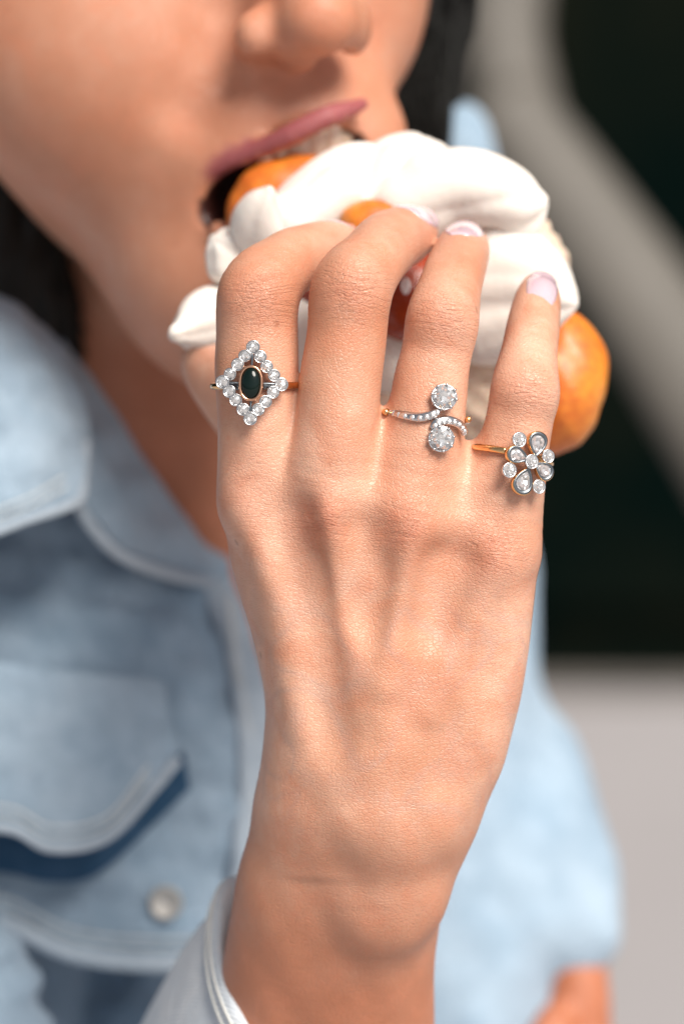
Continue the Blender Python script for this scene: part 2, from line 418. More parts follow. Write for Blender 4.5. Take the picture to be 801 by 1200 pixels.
# curved weathered rail some way behind the shoulder
RAIL = simple('weathered_rail', (0.105, 0.095, 0.082), 0.6, var=0.25, vscale=14, bump=0.4, bscale=90, bd=0.002)
rc = W(P(640, 150, 1150))[0]
rail = thing('bent_rail', 'blurred grey-brown rail bending diagonally down behind the cake against the dark wall', 'rail', (rc[0], rc[1], 0))
def rail_part(name, pts, rad, flat):
    p = cr([(*P(a, b, c),) for a, b, c in pts], 30); V, F = tube_mesh(p, rad, 16, flat)
    return world_obj(name, V, F, RAIL, rail, rail.location)
rail_part('upright', [(622, -420, 1180), (598, -60, 1175), (590, 40, 1165), (612, 150, 1150)], 24, 0.5)
rail_part('sloping_arm', [(582, 110, 1140), (664, 225, 1130), (748, 345, 1120), (838, 480, 1100), (950, 660, 1080)], np.linspace(24, 40, 30), 0.45)
rail_part('post', [(960, 620, 1085), (975, 900, 1085), (980, 1400, 1085), (985, 2900, 1085)], 30, 0.6)

# ================================================================== THE PERSON
ROOT = Vector((0.0, 0.95, 0.0))
person = thing('person', 'person in a pale denim jacket biting a cream cake held up in one ringed hand', 'person', ROOT)
T4 = lambda *a: [(*P(x, y, d), r) for x, y, d, r in a]

FINGERS = {   # px, py, depth, radius mm : MCP -> PIP -> DIP -> tip
 'index':  [(312, 592, 10, 10.0), (304, 530, 6, 9.2), (301, 460, 4, 8.9), (301, 400, 4, 8.9), (304, 346, 5, 9.2), (330, 314, 12, 7.7), (362, 300, 23, 7.2), (388, 292, 34, 6.5), (402, 290, 42, 5.0)],
 'middle': [(380, 600, 4, 11.0), (390, 530, 0, 9.2), (398, 460, -1, 8.8), (405, 400, -1, 8.6), (412, 342, 0, 9.1), (433, 308, 8, 7.8), (454, 286, 20, 7.4), (474, 276, 32, 6.8), (487, 272, 40, 5.3)],
 'ring':   [(478, 612, 5, 11.0), (492, 530, 2, 9.1), (503, 460, 2, 8.2), (511, 415, 2, 7.6), (518, 374, 3, 8.1), (527, 338, 10, 7.1), (535, 309, 20, 6.6), (541, 293, 30, 6.1), (543, 286, 37, 5.0)],
 'pinky':  [(580, 640, 9, 10.0), (594, 570, 5, 8.4), (602, 520, 5, 7.7), (609, 485, 5, 7.4), (615, 458, 5, 7.5), (619, 418, 9, 6.3), (624, 384, 16, 5.9), (629, 356, 23, 5.4), (631, 342, 28, 4.4)],
}
def build_hand():
    lo = np.array([P(195, 0, 0)[0] - 4, -16, P(0, 1330, 60)[2]]); hi = np.array([P(668, 0, 0)[0], 88, P(0, 205, 0)[2]])
    A = Field(lo, hi, 0.6)
    # metacarpals and wrist
    A.tube(T4((312, 592, 10, 10.0), (330, 645, 12, 10.4), (347, 700, 13, 10.9), (368, 770, 14, 11.0), (380, 830, 15, 11.6), (384, 930, 18, 12.2)), 4)
    A.tube(T4((380, 605, 5, 11.0), (398, 700, 8, 11.5), (420, 830, 11, 13.5), (430, 930, 15, 14.5)), 11)
    A.tube(T4((478, 612, 6, 11.0), (478, 700, 8, 12.0), (465, 830, 11, 14.0), (448, 930, 15, 15.0)), 7)
    A.tube(T4((574, 645, 9, 10.0), (570, 700, 10, 10.6), (560, 760, 11, 10.9), (547, 820, 12, 11.4), (525, 888, 14, 12.0), (497, 950, 16, 12.0), (468, 1005, 19, 11.5)), 8)
    # palm body
    A.tube(T4((340, 640, 22, 13), (390, 760, 26, 16), (410, 900, 28, 14.5)), 8)
    A.tube(T4((530, 650, 22, 13), (505, 760, 24, 15), (470, 900, 27, 15)), 8)
    A.tube(T4((440, 620, 20, 13), (440, 900, 26, 16)), 8)
    # forearm: radius side and ulna side
    A.tube(T4((396, 900, 20, 12.0), (361, 985, 24, 12.6), (346, 1040, 29, 13.2), (336, 1110, 38, 13.8), (328, 1200, 50, 14.8), (318, 1400, 78, 17.5)), 9)
    A.tube(T4((470, 960, 20, 12.0), (455, 1030, 24, 11.6), (444, 1100, 33, 12.2), (434, 1200, 46, 13.5), (425, 1400, 76, 17.0)), 9)
    A.tube(T4((422, 880, 21, 14), (410, 1010, 27, 14.2), (400, 1100, 38, 14.5), (380, 1400, 78, 18)), 14)
    A.ell(P(458, 1060, 17), (7.0, 5.0, 8.0), 10)                    # head of the ulna
    A.ell(P(466, 962, 8), (9, 5.0, 7), 9)
    # fingers
    for k in ('pinky', 'ring', 'middle', 'index'):
        A.tube(T4(*FINGERS[k]), 2.2, sub=5)
    # webs
    A.ell(P(348, 545, 9), (8, 6, 12), 6); A.ell(P(442, 548, 6), (8, 6, 12), 6); A.ell(P(545, 580, 8), (8, 6, 11), 6)
    A.tube(T4((347, 548, 7, 5.0), (345, 600, 4.5, 7.0), (352, 650, 7, 6.5)), 8)
    A.tube(T4((442, 552, 5, 5.0), (430, 610, 3.5, 7.5), (430, 660, 5, 7)), 8)
    A.tube(T4((545, 588, 6, 5.0), (530, 640, 5.0, 7.5), (520, 690, 7, 7)), 8)
    # knuckle heads
    for c, r in ((P(374, 606, -3.0), (7.5, 5.2, 7.5)), (P(476, 616, -2.0), (7.5, 5.0, 7.5)), (P(577, 652, 2.5), (7, 5.0, 6.5)), (P(303, 588, 4.5), (6.5, 5.5, 8))):
        A.ell(c, r, 6)
    # pads of the middle and proximal joints
    for c, r in ((P(413, 340, -4.0), (7.2, 6.2, 7.6)), (P(303, 344, 1.0), (7.4, 6.2, 7.4)), (P(518, 373, -0.7), (6.4, 5.6, 6.8)), (P(618, 458, 2.0), (5.6, 5.0, 6.2))):
        A.ell(c, r, 3)
    # extensor tendons
    A.tube(T4((306, 600, 1.6, 2.2), (326, 680, 3.0, 2.5), (350, 760, 3.8, 2.5), (364, 850, 3.8, 2.0)), 6)
    A.tube(T4((376, 612, -5.2, 2.2), (398, 700, -2.0, 2.0), (414, 800, -0.6, 1.8), (424, 880, 1.0, 1.4)), 9)
    A.tube(T4((476, 622, -4.6, 2.0), (468, 700, -3.2, 1.9), (452, 800, -2.2, 1.6)), 6)
    A.tube(T4((574, 660, 0.6, 1.8), (540, 740, 1.0, 1.6), (500, 830, 0.5, 1.3)), 6)
    # hollows between them
    A.tube(T4((342, 610, -6.2, 2.0), (358, 690, -5.8, 2.6), (376, 790, -5.9, 2.0), (388, 860, -5.4, 1.5)), 14, mode='sub')
    A.tube(T4((428, 630, -9.5, 2.6), (434, 720, -8.8, 2.6)), 9, mode='sub')
    A.tube(T4((528, 660, -5.4, 3.2), (510, 730, -6.8, 3.4)), 8, mode='sub')
    # thumb behind the palm
    A.tube(T4((392, 880, 32, 12), (405, 760, 46, 12.5), (380, 660, 58, 11.5), (335, 575, 66, 10.0), (305, 508, 66, 9.0), (272, 458, 64, 8.6), (250, 430, 61, 7.6), (244, 416, 59, 5.6)), 5)
    A.warp(lambda X, Y, Z: 0.22 * np.sin(X * .31 + 1) * np.sin(Z * .23 + .5) + 0.05 * np.sin(X * .63 + Z * .31))
    V, F = A.mesh(); V = smooth_mesh(V, F, 2)
    Vs = smooth_mesh(V, F, 45, 0.6); w = np.clip((P(0, 880)[2] - V[:, 2]) / 12, 0, 1)[:, None]
    return V * (1 - w) + Vs * w, F

HEADC = P(225, 60, 148)
def build_rest():
    """head, neck, trunk and the other forearm and hand, coarser because far out of focus"""
    lo = np.array([-165, 28, P(0, 1640, 250)[2]]); hi = np.array([175, 330, 175.0])
    A = Field(lo, hi, 1.55)
    A.ell(HEADC, (60, 66, 76), 10)
    A.ell(P(225, -190, 170), (70, 88, 92), 20)
    A.plane(P(120, 349, 140), (-0.60, -0.05, -0.80), 26)            # jaw line
    A.plane(P(436, 75, 120), (0.93, -0.22, -0.29), 18)             # far cheek
    A.ell(P(300, 330, 122), (34, 32, 30), 24)                      # chin, behind the cake
    A.ell(P(120, 60, 112), (34, 30, 30), 26)                       # cheek
    A.ell(P(425, -20, 122), (15, 20, 26), 22)
    A.ell(P(330, 165, 104), (31, 21, 20), 16)                      # muzzle
    # nose
    A.tube(T4((338, -170, 92, 8), (350, -60, 80, 9), (360, -22, 72, 8.6), (372, 12, 67, 8.0)), 9)
    A.ell(P(372, 28, 68), (9.4, 9.6, 7.8), 5)
    A.ell(P(325, 12, 84), (10, 9, 11), 9)
    A.ell(P(298, 44, 74), (8.6, 9.5, 8.0), 5)
    A.tube(T4((256, 14, 75, 1.2), (248, 50, 76, 1.6), (264, 92, 81, 1.2)), 7, mode='sub')
    A.ell(P(412, 30, 78), (5.0, 9, 7.4), 5)
    A.ell(P(322, 78, 74), (6.8, 8, 2.8), 3, mode='sub', B=[norm((1, 0, .05)), (0, 1, 0), norm((-.05, 0, 1))]); A.ell(P(392, 70, 76), (3.6, 7, 2.2), 2.5, mode='sub')
    A.tube(T4((350, 50, 71, 4.0), (352, 68, 78, 3.6)), 5)
    A.tube(T4((254, 10, 76, 2.6), (240, 70, 74, 2.8), (222, 120, 76, 2.2)), 14, mode='sub')
    # lips and mouth
    B = frame((0, -1, 0), (0.37, 0, 0.93))
    A.ell(P(338, 217, 86), (20.5, 26, 12.5), 4, mode='sub', B=[norm((0.92, 0.0, 0.39)), (0, 1, 0), norm((-0.39, 0, 0.92))])
    A.tube(T4((236, 206, 91, 0.8), (268, 192, 85, 1.7), (315, 171, 79.5, 2.6), (345, 156, 76.5, 2.9), (375, 140, 76.0, 2.8), (395, 133, 78, 2.8), (426, 122, 83, 1.7)), 3)
    A.tube(T4((262, 272, 88, 2.6), (290, 300, 84, 4.2), (345, 306, 84, 4.4), (400, 270, 86, 3.4)), 4)
    V0 = A.f  # neck and trunk
    A.tube([(*P(200, 150, 215), 42), (*P(225, 420, 225), 42), (*P(240, 700, 245), 46), (*P(260, 900, 275), 50)], 16)
    A.tube([(*P(80, 820, 292), 44), (*P(420, 820, 300), 42)], 20)
    A.ell(P(280, 1350, 305), (95, 42, 140), 20)
    # other arm: forearm and hand resting low
    A.tube(T4((625, 980, 285, 10), (655, 1060, 266, 10), (672, 1130, 258, 9.5), (676, 1160, 256, 9)), 6)
    A.ell(P(678, 1212, 254), (9.5, 8, 15), 6)
    for dx, L in ((-42, 60), (-18, 84), (8, 88), (32, 74)):
        A.tube(T4((678 + dx * .6, 1235, 248, 5.6), (678 + dx * .8, 1280, 244, 5.2), (678 + dx * .9, 1280 + L, 246, 4.4)), 2)
    A.tube(T4((650, 1200, 246, 6.0), (628, 1240, 238, 5.6), (620, 1280, 236, 4.6)), 4)
    # this arm: forearm down to the elbow and up to the shoulder, inside the sleeve
    a = P(318, 1400, 78); 
    A.tube([(*P(360, 1318, 66), 19), (*P(345, 1450, 90), 27), (*(np.array(P(300, 1640, 130))), 34)], 8)
    V, F = A.mesh(); return smooth_mesh(V, F, 1), F

Vh, Fh = build_hand()
zc = P(0, 1322, 66)[2]
Vr, Fr = build_rest()
# the coarse forearm only exists below the fine one (they meet inside the sleeve)
near_arm = (Vr[:, 1] < 118) & (Vr[:, 2] > zc - 1.0) & (Vr[:, 2] < -90)
Fr = Fr[~near_arm[Fr].all(1)]
V = np.vstack([Vh, Vr]); F = np.vstack([Fh, Fr + len(Vh)])
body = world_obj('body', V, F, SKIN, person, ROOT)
def attr(name, vals, kind='FLOAT'):
    a = body.data.attributes.new(name, kind, 'POINT')
    a.data.foreach_set('value' if kind == 'FLOAT' else 'vector', np.asarray(vals, np.float32).ravel())
nh = len(Vh)
joint = np.zeros(len(V)); juv = np.zeros((len(V), 3)); red = np.zeros(len(V)); dors = np.zeros(len(V)); lip = np.zeros(len(V)); mouth = np.zeros(len(V)); deep = np.zeros(len(V))
juv[:nh] = Vh
second = np.zeros(len(Vh))
def joint_patch(c, axis, ru, rv, amt, ramt, spin=0):
    d = Vh - c; v_ = norm(axis); u_ = norm(np.cross(v_, (0, -1, 0)))
    u = d @ u_; v = d @ v_
    w = np.exp(-((u / ru) ** 2 + (v / rv) ** 2) ** 1.1) * (np.abs(d[:, 1]) < 16)
    better = w * amt > joint[:nh]; second[:] = np.where(better, joint[:nh], np.maximum(second, w * amt))
    bend = u * u * 0.018 * np.sign(v)          # creases arch round the joint
    juv[:nh][better] = np.stack([u, v - bend * 0.6, np.full(len(u), c[0])], 1)[better]
    joint[:nh] = np.maximum(joint[:nh], w * amt); red[:nh] = np.maximum(red[:nh], w * ramt)
ax_i = P(299, 400) - P(304, 530); ax_m = P(406, 400) - P(392, 530); ax_r = P(516, 415) - P(494, 530); ax_p = P(613, 485) - P(597, 570)
joint_patch(P(413, 342, -6), ax_m, 8.5, 7.0, 1.0, 0.55); joint_patch(P(303, 350, -3), ax_i, 8.5, 7.0, 0.95, 0.6)
joint_patch(P(518, 376, -3), ax_r, 7.5, 6.5, 1.0, 0.5); joint_patch(P(618, 462, -1), ax_p, 7, 6.0, 0.8, 0.45)
joint_patch(P(372, 608, -6), ax_m, 6.5, 6.5, 0.85, 0.9); joint_patch(P(474, 618, -5), ax_r, 7, 6.5, 0.9, 0.8); joint_patch(P(576, 645, -2), ax_p, 7.5, 6.5, 0.85, 0.7)
joint_patch(P(285, 585, 4), ax_i, 8, 9, 0.35, 0.45)
joint_patch(P(540, 300, 12), ax_r, 7, 4, 0.3, 0.2); joint_patch(P(460, 272, 14), ax_m, 7, 4, 0.3, 0.2)
joint[:nh] *= np.clip((joint[:nh] - second) / (0.35 * joint[:nh] + 0.02), 0, 1)
dors[:nh] = np.clip((P(0, 640)[2] - Vh[:, 2]) / 15, 0, 1) * np.clip((Vh[:, 2] - P(0, 1000)[2]) / 10, 0, 1) * (Vh[:, 1] < 14)
deep[:nh] = np.clip((P(0, 940, 20)[2] - Vh[:, 2]) / 45, 0, 1) * 0.75      # forearm tan, deepened to paint the shade of its downturned side
def seg_w(Vx, pts, r0, r1):
    p = cr([P(*q) for q in pts], 14); d = np.min([np.linalg.norm(Vx - q, axis=1) for q in p], 0)
    return np.clip((r1 - d) / (r1 - r0), 0, 1)
lip[nh:] = np.maximum(seg_w(Vr, [(246, 199, 87), (268, 188, 83.5), (315, 166, 77.5), (350, 151, 75), (385, 135, 75.5), (422, 120, 81)], 2.4, 3.9),
                      seg_w(Vr, [(275, 285, 84), (290, 300, 82), (345, 306, 80), (400, 270, 84)], 4.0, 5.5))
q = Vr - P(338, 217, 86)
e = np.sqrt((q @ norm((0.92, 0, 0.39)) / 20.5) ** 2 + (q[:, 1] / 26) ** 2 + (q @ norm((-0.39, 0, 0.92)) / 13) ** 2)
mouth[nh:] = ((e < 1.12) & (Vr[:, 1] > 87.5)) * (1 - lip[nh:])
deep[nh:] = np.clip((P(0, 330, 160)[2] - Vr[:, 2]) / 20, 0, 1) * (Vr[:, 1] > 120) * 0.9  # shadow under the jaw painted into the neck skin
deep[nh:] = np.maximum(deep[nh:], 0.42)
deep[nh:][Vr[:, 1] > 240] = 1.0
red[nh:] = 0.30 * np.exp(-((Vr[:, 0] - P(330, 80, 80)[0]) ** 2 + (Vr[:, 2] - P(0, 80, 80)[2]) ** 2) / 700)
attr('joint', joint); attr('joint_uv', juv, 'FLOAT_VECTOR'); attr('red', red); attr('dorsum', dors); attr('lip', lip); attr('mouth', mouth); attr('deep', deep)

# fingernails
def nail(finger, t0, t1, dorsal, w):
    """curved, slightly proud plate on the back of a fingertip, following the finger"""
    f = cr(np.array([(*P(x, y, d), r_) for x, y, d, r_ in FINGERS[finger]]), 300)
    nu, nv = 13, 17; top = []; nn = None
    for j in range(nv):
        v = j / (nv - 1); yv = (v - 0.5) * 2; tt = t0 + (t1 - t0) * v
        i = min(int(tt * 299), 298); c, rr = f[i, :3], f[i, 3]
        if tt > 1: c = f[299, :3] + (f[299, :3] - f[290, :3]) / 9 * (tt - 1) * 299
        ii = min(i, 270); d = norm(f[ii + 20, :3] - f[ii, :3]); n = norm(dorsal - d * np.dot(dorsal, d)); s_ = np.cross(d, n)
        rr = max(rr, f[min(i, 285), 3] * 0.97)
        half = (1 - abs(yv) ** 3.2 * 0.42) * w / 2
        for k in range(nu):
            x = (k / (nu - 1) - 0.5) * 2 * half; R_ = rr * 0.94
            top.append(c + s_ * x + n * (math.sqrt(max(R_ * R_ - x * x, 0.1)) + rr * 0.06 + 0.32 - 0.25 * abs(yv) ** 3))
        nn = n
    top = np.array(top); bot = top - nn * 0.6
    Fq = []; N = nu * nv
    for j in range(nv - 1):
        for i in range(nu - 1):
            a = j * nu + i; Fq.append((a, a + 1, a + nu + 1, a + nu)); Fq.append((N + a + nu, N + a + nu + 1, N + a + 1, N + a))
    ring = [i for i in range(nu)] + [j * nu + nu - 1 for j in range(1, nv)] + [(nv - 1) * nu + i for i in range(nu - 2, -1, -1)] + [j * nu for j in range(nv - 2, 0, -1)]
    for a, b in zip(ring, ring[1:] + ring[:1]): Fq.append((b, a, N + a, N + b))
    world_obj('fingernail', np.vstack([top, bot]), Fq, NAIL, person, ROOT)
nail('index', .86, 1.03, np.array((-0.35, -0.25, 1.0)), 9.6)
nail('middle', .82, 1.03, np.array((0.3, -0.7, 0.9)), 9.6)
nail('ring', .76, 1.02, np.array((0.05, -0.9, 0.55)), 8.8)
nail('pinky', .77, 1.02, np.array((0.1, -1, 0.3)), 7.2)
# upper teeth
def ball(c, r, seg=14, rings=9):
    V = []; F = []
    for j in range(rings + 1):
        th = math.pi * j / rings
        for i in range(seg):
            ph = 2 * math.pi * i / seg; V.append((math.sin(th) * math.cos(ph) * r[0], math.sin(th) * math.sin(ph) * r[1], math.cos(th) * r[2]))
    for j in range(rings):
        for i in range(seg):
            F.append((j * seg + i, (j + 1) * seg + i, (j + 1) * seg + (i + 1) % seg, j * seg + (i + 1) % seg))
    return np.array(V) + np.array(c), F
tooth_me = None
for i, u in enumerate(np.linspace(0, 1, 6)):
    c = P(318 + 84 * u, 188 - 36 * u, 90.5 - 5 * math.sin(u * 3.1))
    Vt, Ft = ball((0, 0, 0), (3.3, 2.2, 4.8))
    Vt = Vt * (1 - 0.12 * (i % 2))
    world_obj('tooth', Vt + c, Ft, TOOTH, person, ROOT)

# hair: mass plus loose strands
def build_hair():
    A = Field((-170, 120, -60), (110, 380, 190), 3.0)
    A.ell(P(215, -200, 205), (84, 100, 98), 10)
    A.tube([(*P(10, -100, 190), 36), (*P(-30, 130, 195), 30), (*P(-15, 290, 192), 25), (*P(25, 400, 205), 21), (*P(60, 520, 230), 16)], 10)
    A.tube([(*P(440, -150, 215), 30), (*P(480, 0, 215), 20), (*P(465, 130, 215), 16), (*P(450, 260, 215), 12)], 10)
    A.warp(lambda X, Y, Z: 1.6 * np.sin(X * .9 + np.sin(Z * .05) * 3) + 0.8 * np.sin(X * 2.1 + Y * .7))
    V, F = A.mesh(); o = world_obj('hair', V, F, HAIR, person, ROOT)
    Vs = []; Fs = []; off = 0
    for i in range(420):
        if i % 2: pts = [P(rng.uniform(425, 520), -160, 205), P(rng.uniform(440, 530), rng.uniform(-40, 40), 200 + rng.uniform(-8, 14)), P(rng.uniform(440, 530), rng.uniform(120, 170), 200 + rng.uniform(-10, 14)), P(rng.uniform(440, 500), 260, 215)]
        else: pts = [P(rng.uniform(-60, 60), -100, 180), P(rng.uniform(-60, 40), rng.uniform(100, 190), 168 + rng.uniform(-4, 14)), P(rng.uniform(-30, 75), rng.uniform(280, 330), 176 + rng.uniform(0, 20)), P(rng.uniform(20, 120), rng.uniform(390, 460), 196)]
        p = cr(pts, 12); v, f = tube_mesh(p, 0.35, 4); Vs.append(v); Fs += [tuple(x + off for x in q_) for q_ in f]; off += len(v)
    s_ = world_obj('loose_strands', np.vstack(Vs), Fs, HAIR, o, ROOT); s_['kind'] = 'stuff'
build_hair()

# ================================================================== DENIM JACKET (clothing: part of the person; its pieces are sub-parts)
def build_jacket_body():
    A = Field((-190, 110, P(0, 1400, 250)[2]), (150, 400, P(0, 60, 290)[2]), 2.6)
    # far shoulder, back and sleeve
    A.tube([(*P(500, 190, 320), 16), (*P(528, 170, 305), 13.5), (*P(548, 250, 300), 12)], 8)
    A.tube([(*P(530, 200, 330), 13), (*P(535, 420, 330), 19), (*P(556, 640, 330), 17), (*P(566, 800, 325), 20), (*P(602, 900, 305), 22), (*P(645, 1000, 278), 19), (*P(668, 1094, 258), 14)], 10)
    A.tube([(*P(440, 500, 300), 40), (*P(470, 800, 290), 34), (*P(515, 1000, 280), 36), (*P(520, 1300, 275), 44)], 16)
    A.ell(P(320, 1100, 292), (95, 48, 110), 20)
    A.tube([(*P(-40, 560, 245), 46), (*P(-60, 900, 245), 52), (*P(-60, 1300, 220), 50)], 16)
    def fold(X, Y, Z):
        return (1.6 * np.sin(X * .10 + Z * .05 + 2 * np.sin(Z * .03)) + 1.1 * np.sin(X * .21 - Z * .09 + 1.7) + 0.3 * np.sin(Z * .22 + X * .32))
    A.warp(fold); V, F = A.mesh(); return smooth_mesh(V, F, 1), F
jv, jf = build_jacket_body()
# open neckline: drop the faces that would sit over the throat
jacket = world_obj('denim_jacket', jv, jf, DENIM, person, ROOT)

def patch(name, rows, thick, mat, nu=34, nv=34, wr=0.0, seed=0, parent=jacket):
    """cloth panel: rows of (px, py, depth) control points, lofted, wrinkled and given thickness"""
    r = [cr([P(*q) for q in row], nu) for row in rows]
    G = np.array([cr([r_[i] for r_ in r], nv) for i in range(nu)])         # nu x nv x 3
    du = np.gradient(G, axis=0); dv = np.gradient(G, axis=1); N = np.cross(du, dv); N /= np.linalg.norm(N, axis=2, keepdims=True) + 1e-9
    N *= np.where(N[..., 1:2] > 0, -1, 1)
    if wr:
        ph = np.random.default_rng(seed).uniform(0, 6, 6)
        X, Z = G[..., 0], G[..., 2]
        h = np.sin(X * .16 + Z * .09 + ph[0]) + .6 * np.sin(X * .31 - Z * .27 + ph[1]) + .4 * np.sin(X * .1 + Z * .55 + ph[2]) + .25 * np.sin(X * .9 + Z * .4 + ph[3])
        G = G + N * (h * wr)[..., None]
    top = (G + N * thick / 2).reshape(-1, 3); bot = (G - N * thick / 2).reshape(-1, 3); n = nu * nv
    F = []
    for i in range(nu - 1):
        for j in range(nv - 1):
            a = i * nv + j; F.append((a, a + 1, a + nv + 1, a + nv)); F.append((n + a + nv, n + a + nv + 1, n + a + 1, n + a))
    ring = [j for j in range(nv)] + [i * nv + nv - 1 for i in range(1, nu)] + [(nu - 1) * nv + j for j in range(nv - 2, -1, -1)] + [i * nv for i in range(nu - 2, 0, -1)]
    for a, b in zip(ring, ring[1:] + ring[:1]): F.append((b, a, n + a, n + b))
    o = world_obj(name, np.vstack([top, bot]), F, mat, parent, ROOT)
    bv = o.modifiers.new('bevel', 'BEVEL'); bv.width = thick * 0.0003; bv.segments = 2; bv.limit_method = 'ANGLE'; bv.angle_limit = R(50)
    return o
def piping(name, pts, rad, mat, n=60, flat=0.6, parent=jacket):
    V, F = tube_mesh(cr([P(*q) for q in pts], n), rad, 10, flat); return world_obj(name, V, F, mat, parent, ROOT)
# chest panel below the collar
patch('chest_panel', [[(-140, 540, 190), (0, 570, 182), (110, 600, 180), (210, 640, 182), (262, 655, 186)],
                      [(-140, 700, 172), (0, 710, 166), (110, 715, 166), (220, 730, 172), (300, 760, 182)],
                      [(-140, 860, 160), (0, 860, 156), (110, 855, 158), (230, 870, 166), (328, 900, 180)],
                      [(-140, 1000, 158), (0, 1000, 156), (110, 1000, 158), (230, 1000, 166), (335, 1000, 180)],
                      [(-140, 1060, 158), (0, 1082, 154), (95, 1122, 154), (230, 1130, 162), (345, 1110, 178)]], 2.6, DENIM, 44, 50, 1.5, 3)
piping('hem_roll', [(-140, 1056, 155), (0, 1080, 151), (95, 1121, 151), (230, 1129, 159), (345, 1108, 175)], 2.5, DENIM_HEM)
# pocket flap standing proud of the chest
patch('pocket_flap', [[(-140, 790, 150), (0, 780, 146), (90, 790, 148), (190, 800, 156)],
                      [(-140, 870, 142), (0, 868, 139), (96, 870, 141), (200, 862, 152)],
                      [(-140, 940, 136), (0, 935, 134), (100, 930, 136), (205, 885, 150)],
                      [(-140, 985, 132), (0, 972, 130), (60, 996, 130), (125, 984, 134), (206, 893, 149)]], 2.6, DENIM, 34, 34, 0.9, 8)
piping('flap_edge', [(-140, 984, 130), (0, 970, 128), (60, 994, 128), (125, 982, 132), (180, 925, 142), (208, 890, 147)], 1.4, DENIM_HEM)
patch('flap_shade_strip', [[(-140, 930, 152), (0, 930, 149), (100, 930, 151), (215, 880, 160)], [(-140, 1010, 152), (0, 1022, 149), (60, 1034, 150), (120, 1020, 152), (222, 925, 161)]], 1.4, DENIM_IN, 30, 10, 0.2, 2)  # dark strip below the flap, painting its shadow on the pocket
# collar leaf
patch('collar', [[(-140, 280, 150), (-60, 320, 150), (0, 352, 152), (50, 385, 156)],
                 [(-140, 400, 138), (-50, 430, 136), (26, 450, 138), (84, 440, 150)],
                 [(-140, 540, 132), (-50, 540, 130), (34, 535, 132), (102, 512, 146)],
                 [(-140, 655, 130), (-40, 636, 128), (30, 612, 129), (92, 586, 136)]], 3.2, DENIM, 34, 34, 0.8, 5)
piping('collar_edge', [(-140, 652, 127), (-40, 634, 125), (30, 610, 126), (90, 588, 133), (98, 560, 139), (102, 515, 143)], 1.2, DENIM_HEM)
# lapel / neckline strip running down from the collar
patch('neckline_band', [[(70, 400, 168), (130, 480, 172), (180, 560, 176), (232, 630, 180), (268, 662, 184)],
                        [(75, 470, 156), (118, 530, 158), (160, 590, 162), (210, 640, 168), (258, 672, 178)],
                        [(78, 560, 152), (100, 600, 152), (135, 640, 154), (190, 664, 162), (248, 680, 176)]], 3.4, DENIM, 34, 20, 0.9, 9)
piping('neckline_hem', [(84, 575, 148), (104, 612, 148), (140, 650, 150), (195, 672, 158), (250, 684, 172)], 1.6, DENIM_HEM)
# the front edge of the jacket, and what hangs below the hem
patch('front_placket', [[(236, 690, 178), (262, 760, 174), (276, 860, 170), (276, 960, 168), (262, 1100, 166)],
                        [(262, 672, 182), (300, 760, 178), (322, 860, 176), (322, 960, 176), (312, 1100, 174)]], 3.4, DENIM_HEM, 50, 10, 0.6, 4)
patch('lower_panel', [[(-120, 1120, 215), (60, 1120, 208), (200, 1120, 205), (345, 1120, 210)],
                      [(-120, 1260, 200), (60, 1260, 190), (200, 1260, 186), (345, 1260, 195)],
                      [(-120, 1500, 190), (60, 1500, 180), (200, 1500, 180), (345, 1500, 190)]], 3, DENIM, 30, 30, 2.0, 6)
def upper_sleeve():
    A = Field((-150, 90, P(0, 1700, 150)[2]), (10, 215, P(0, 1040, 150)[2]), 2.0)
    A.tube([(*P(-110, 1060, 165), 22), (*P(-70, 1180, 152), 26), (*P(0, 1360, 140), 30), (*P(120, 1560, 130), 36)], 6)
    A.warp(lambda X, Y, Z: 1.6 * np.sin(X * .2 + Z * .25) + 0.9 * np.sin(Z * .5 - X * .2))
    V, F = A.mesh(); world_obj('upper_sleeve', smooth_mesh(V, F, 1), F, DENIM, jacket, ROOT)
upper_sleeve()
def stitches(name, pts, n, parent=jacket, r=0.45):
    """one row of raised thread stitches along a seam"""
    c = cr([P(*q) for q in pts], n * 5 + 1); Vs = []; Fs = []; off = 0
    for i in range(n):
        v, f = tube_mesh(c[i * 5:i * 5 + 4], [r * .5, r, r, r * .5], 5); Vs.append(v); Fs += [tuple(x + off for x in q) for q in f]; off += len(v)
    world_obj(name, np.vstack(Vs), Fs, THREAD, parent, ROOT)
for dy in (14, 26):
    stitches('seam_stitching', [(-140, 984 - dy, 130), (0, 970 - dy, 127.5), (60, 994 - dy, 127.5), (125, 982 - dy, 131), (175, 922 - dy, 141)], 70)
    stitches('seam_stitching', [(-140, 652 - dy, 127), (-40, 634 - dy, 125), (30, 610 - dy, 126), (84 - dy * .3, 584 - dy, 131)], 60)
    stitches('seam_stitching', [(-140, 1052 - dy, 154), (0, 1076 - dy, 150), (95, 1117 - dy, 150), (230, 1125 - dy, 158), (320, 1106 - dy, 170)], 110)
    stitches('seam_stitching', [(266 - dy * .2 + 6, 700, 175), (290 - dy * .5, 800, 171), (306 - dy * .6, 900, 170), (304 - dy * .6, 1000, 169), (292 - dy * .5, 1090, 168)], 80)
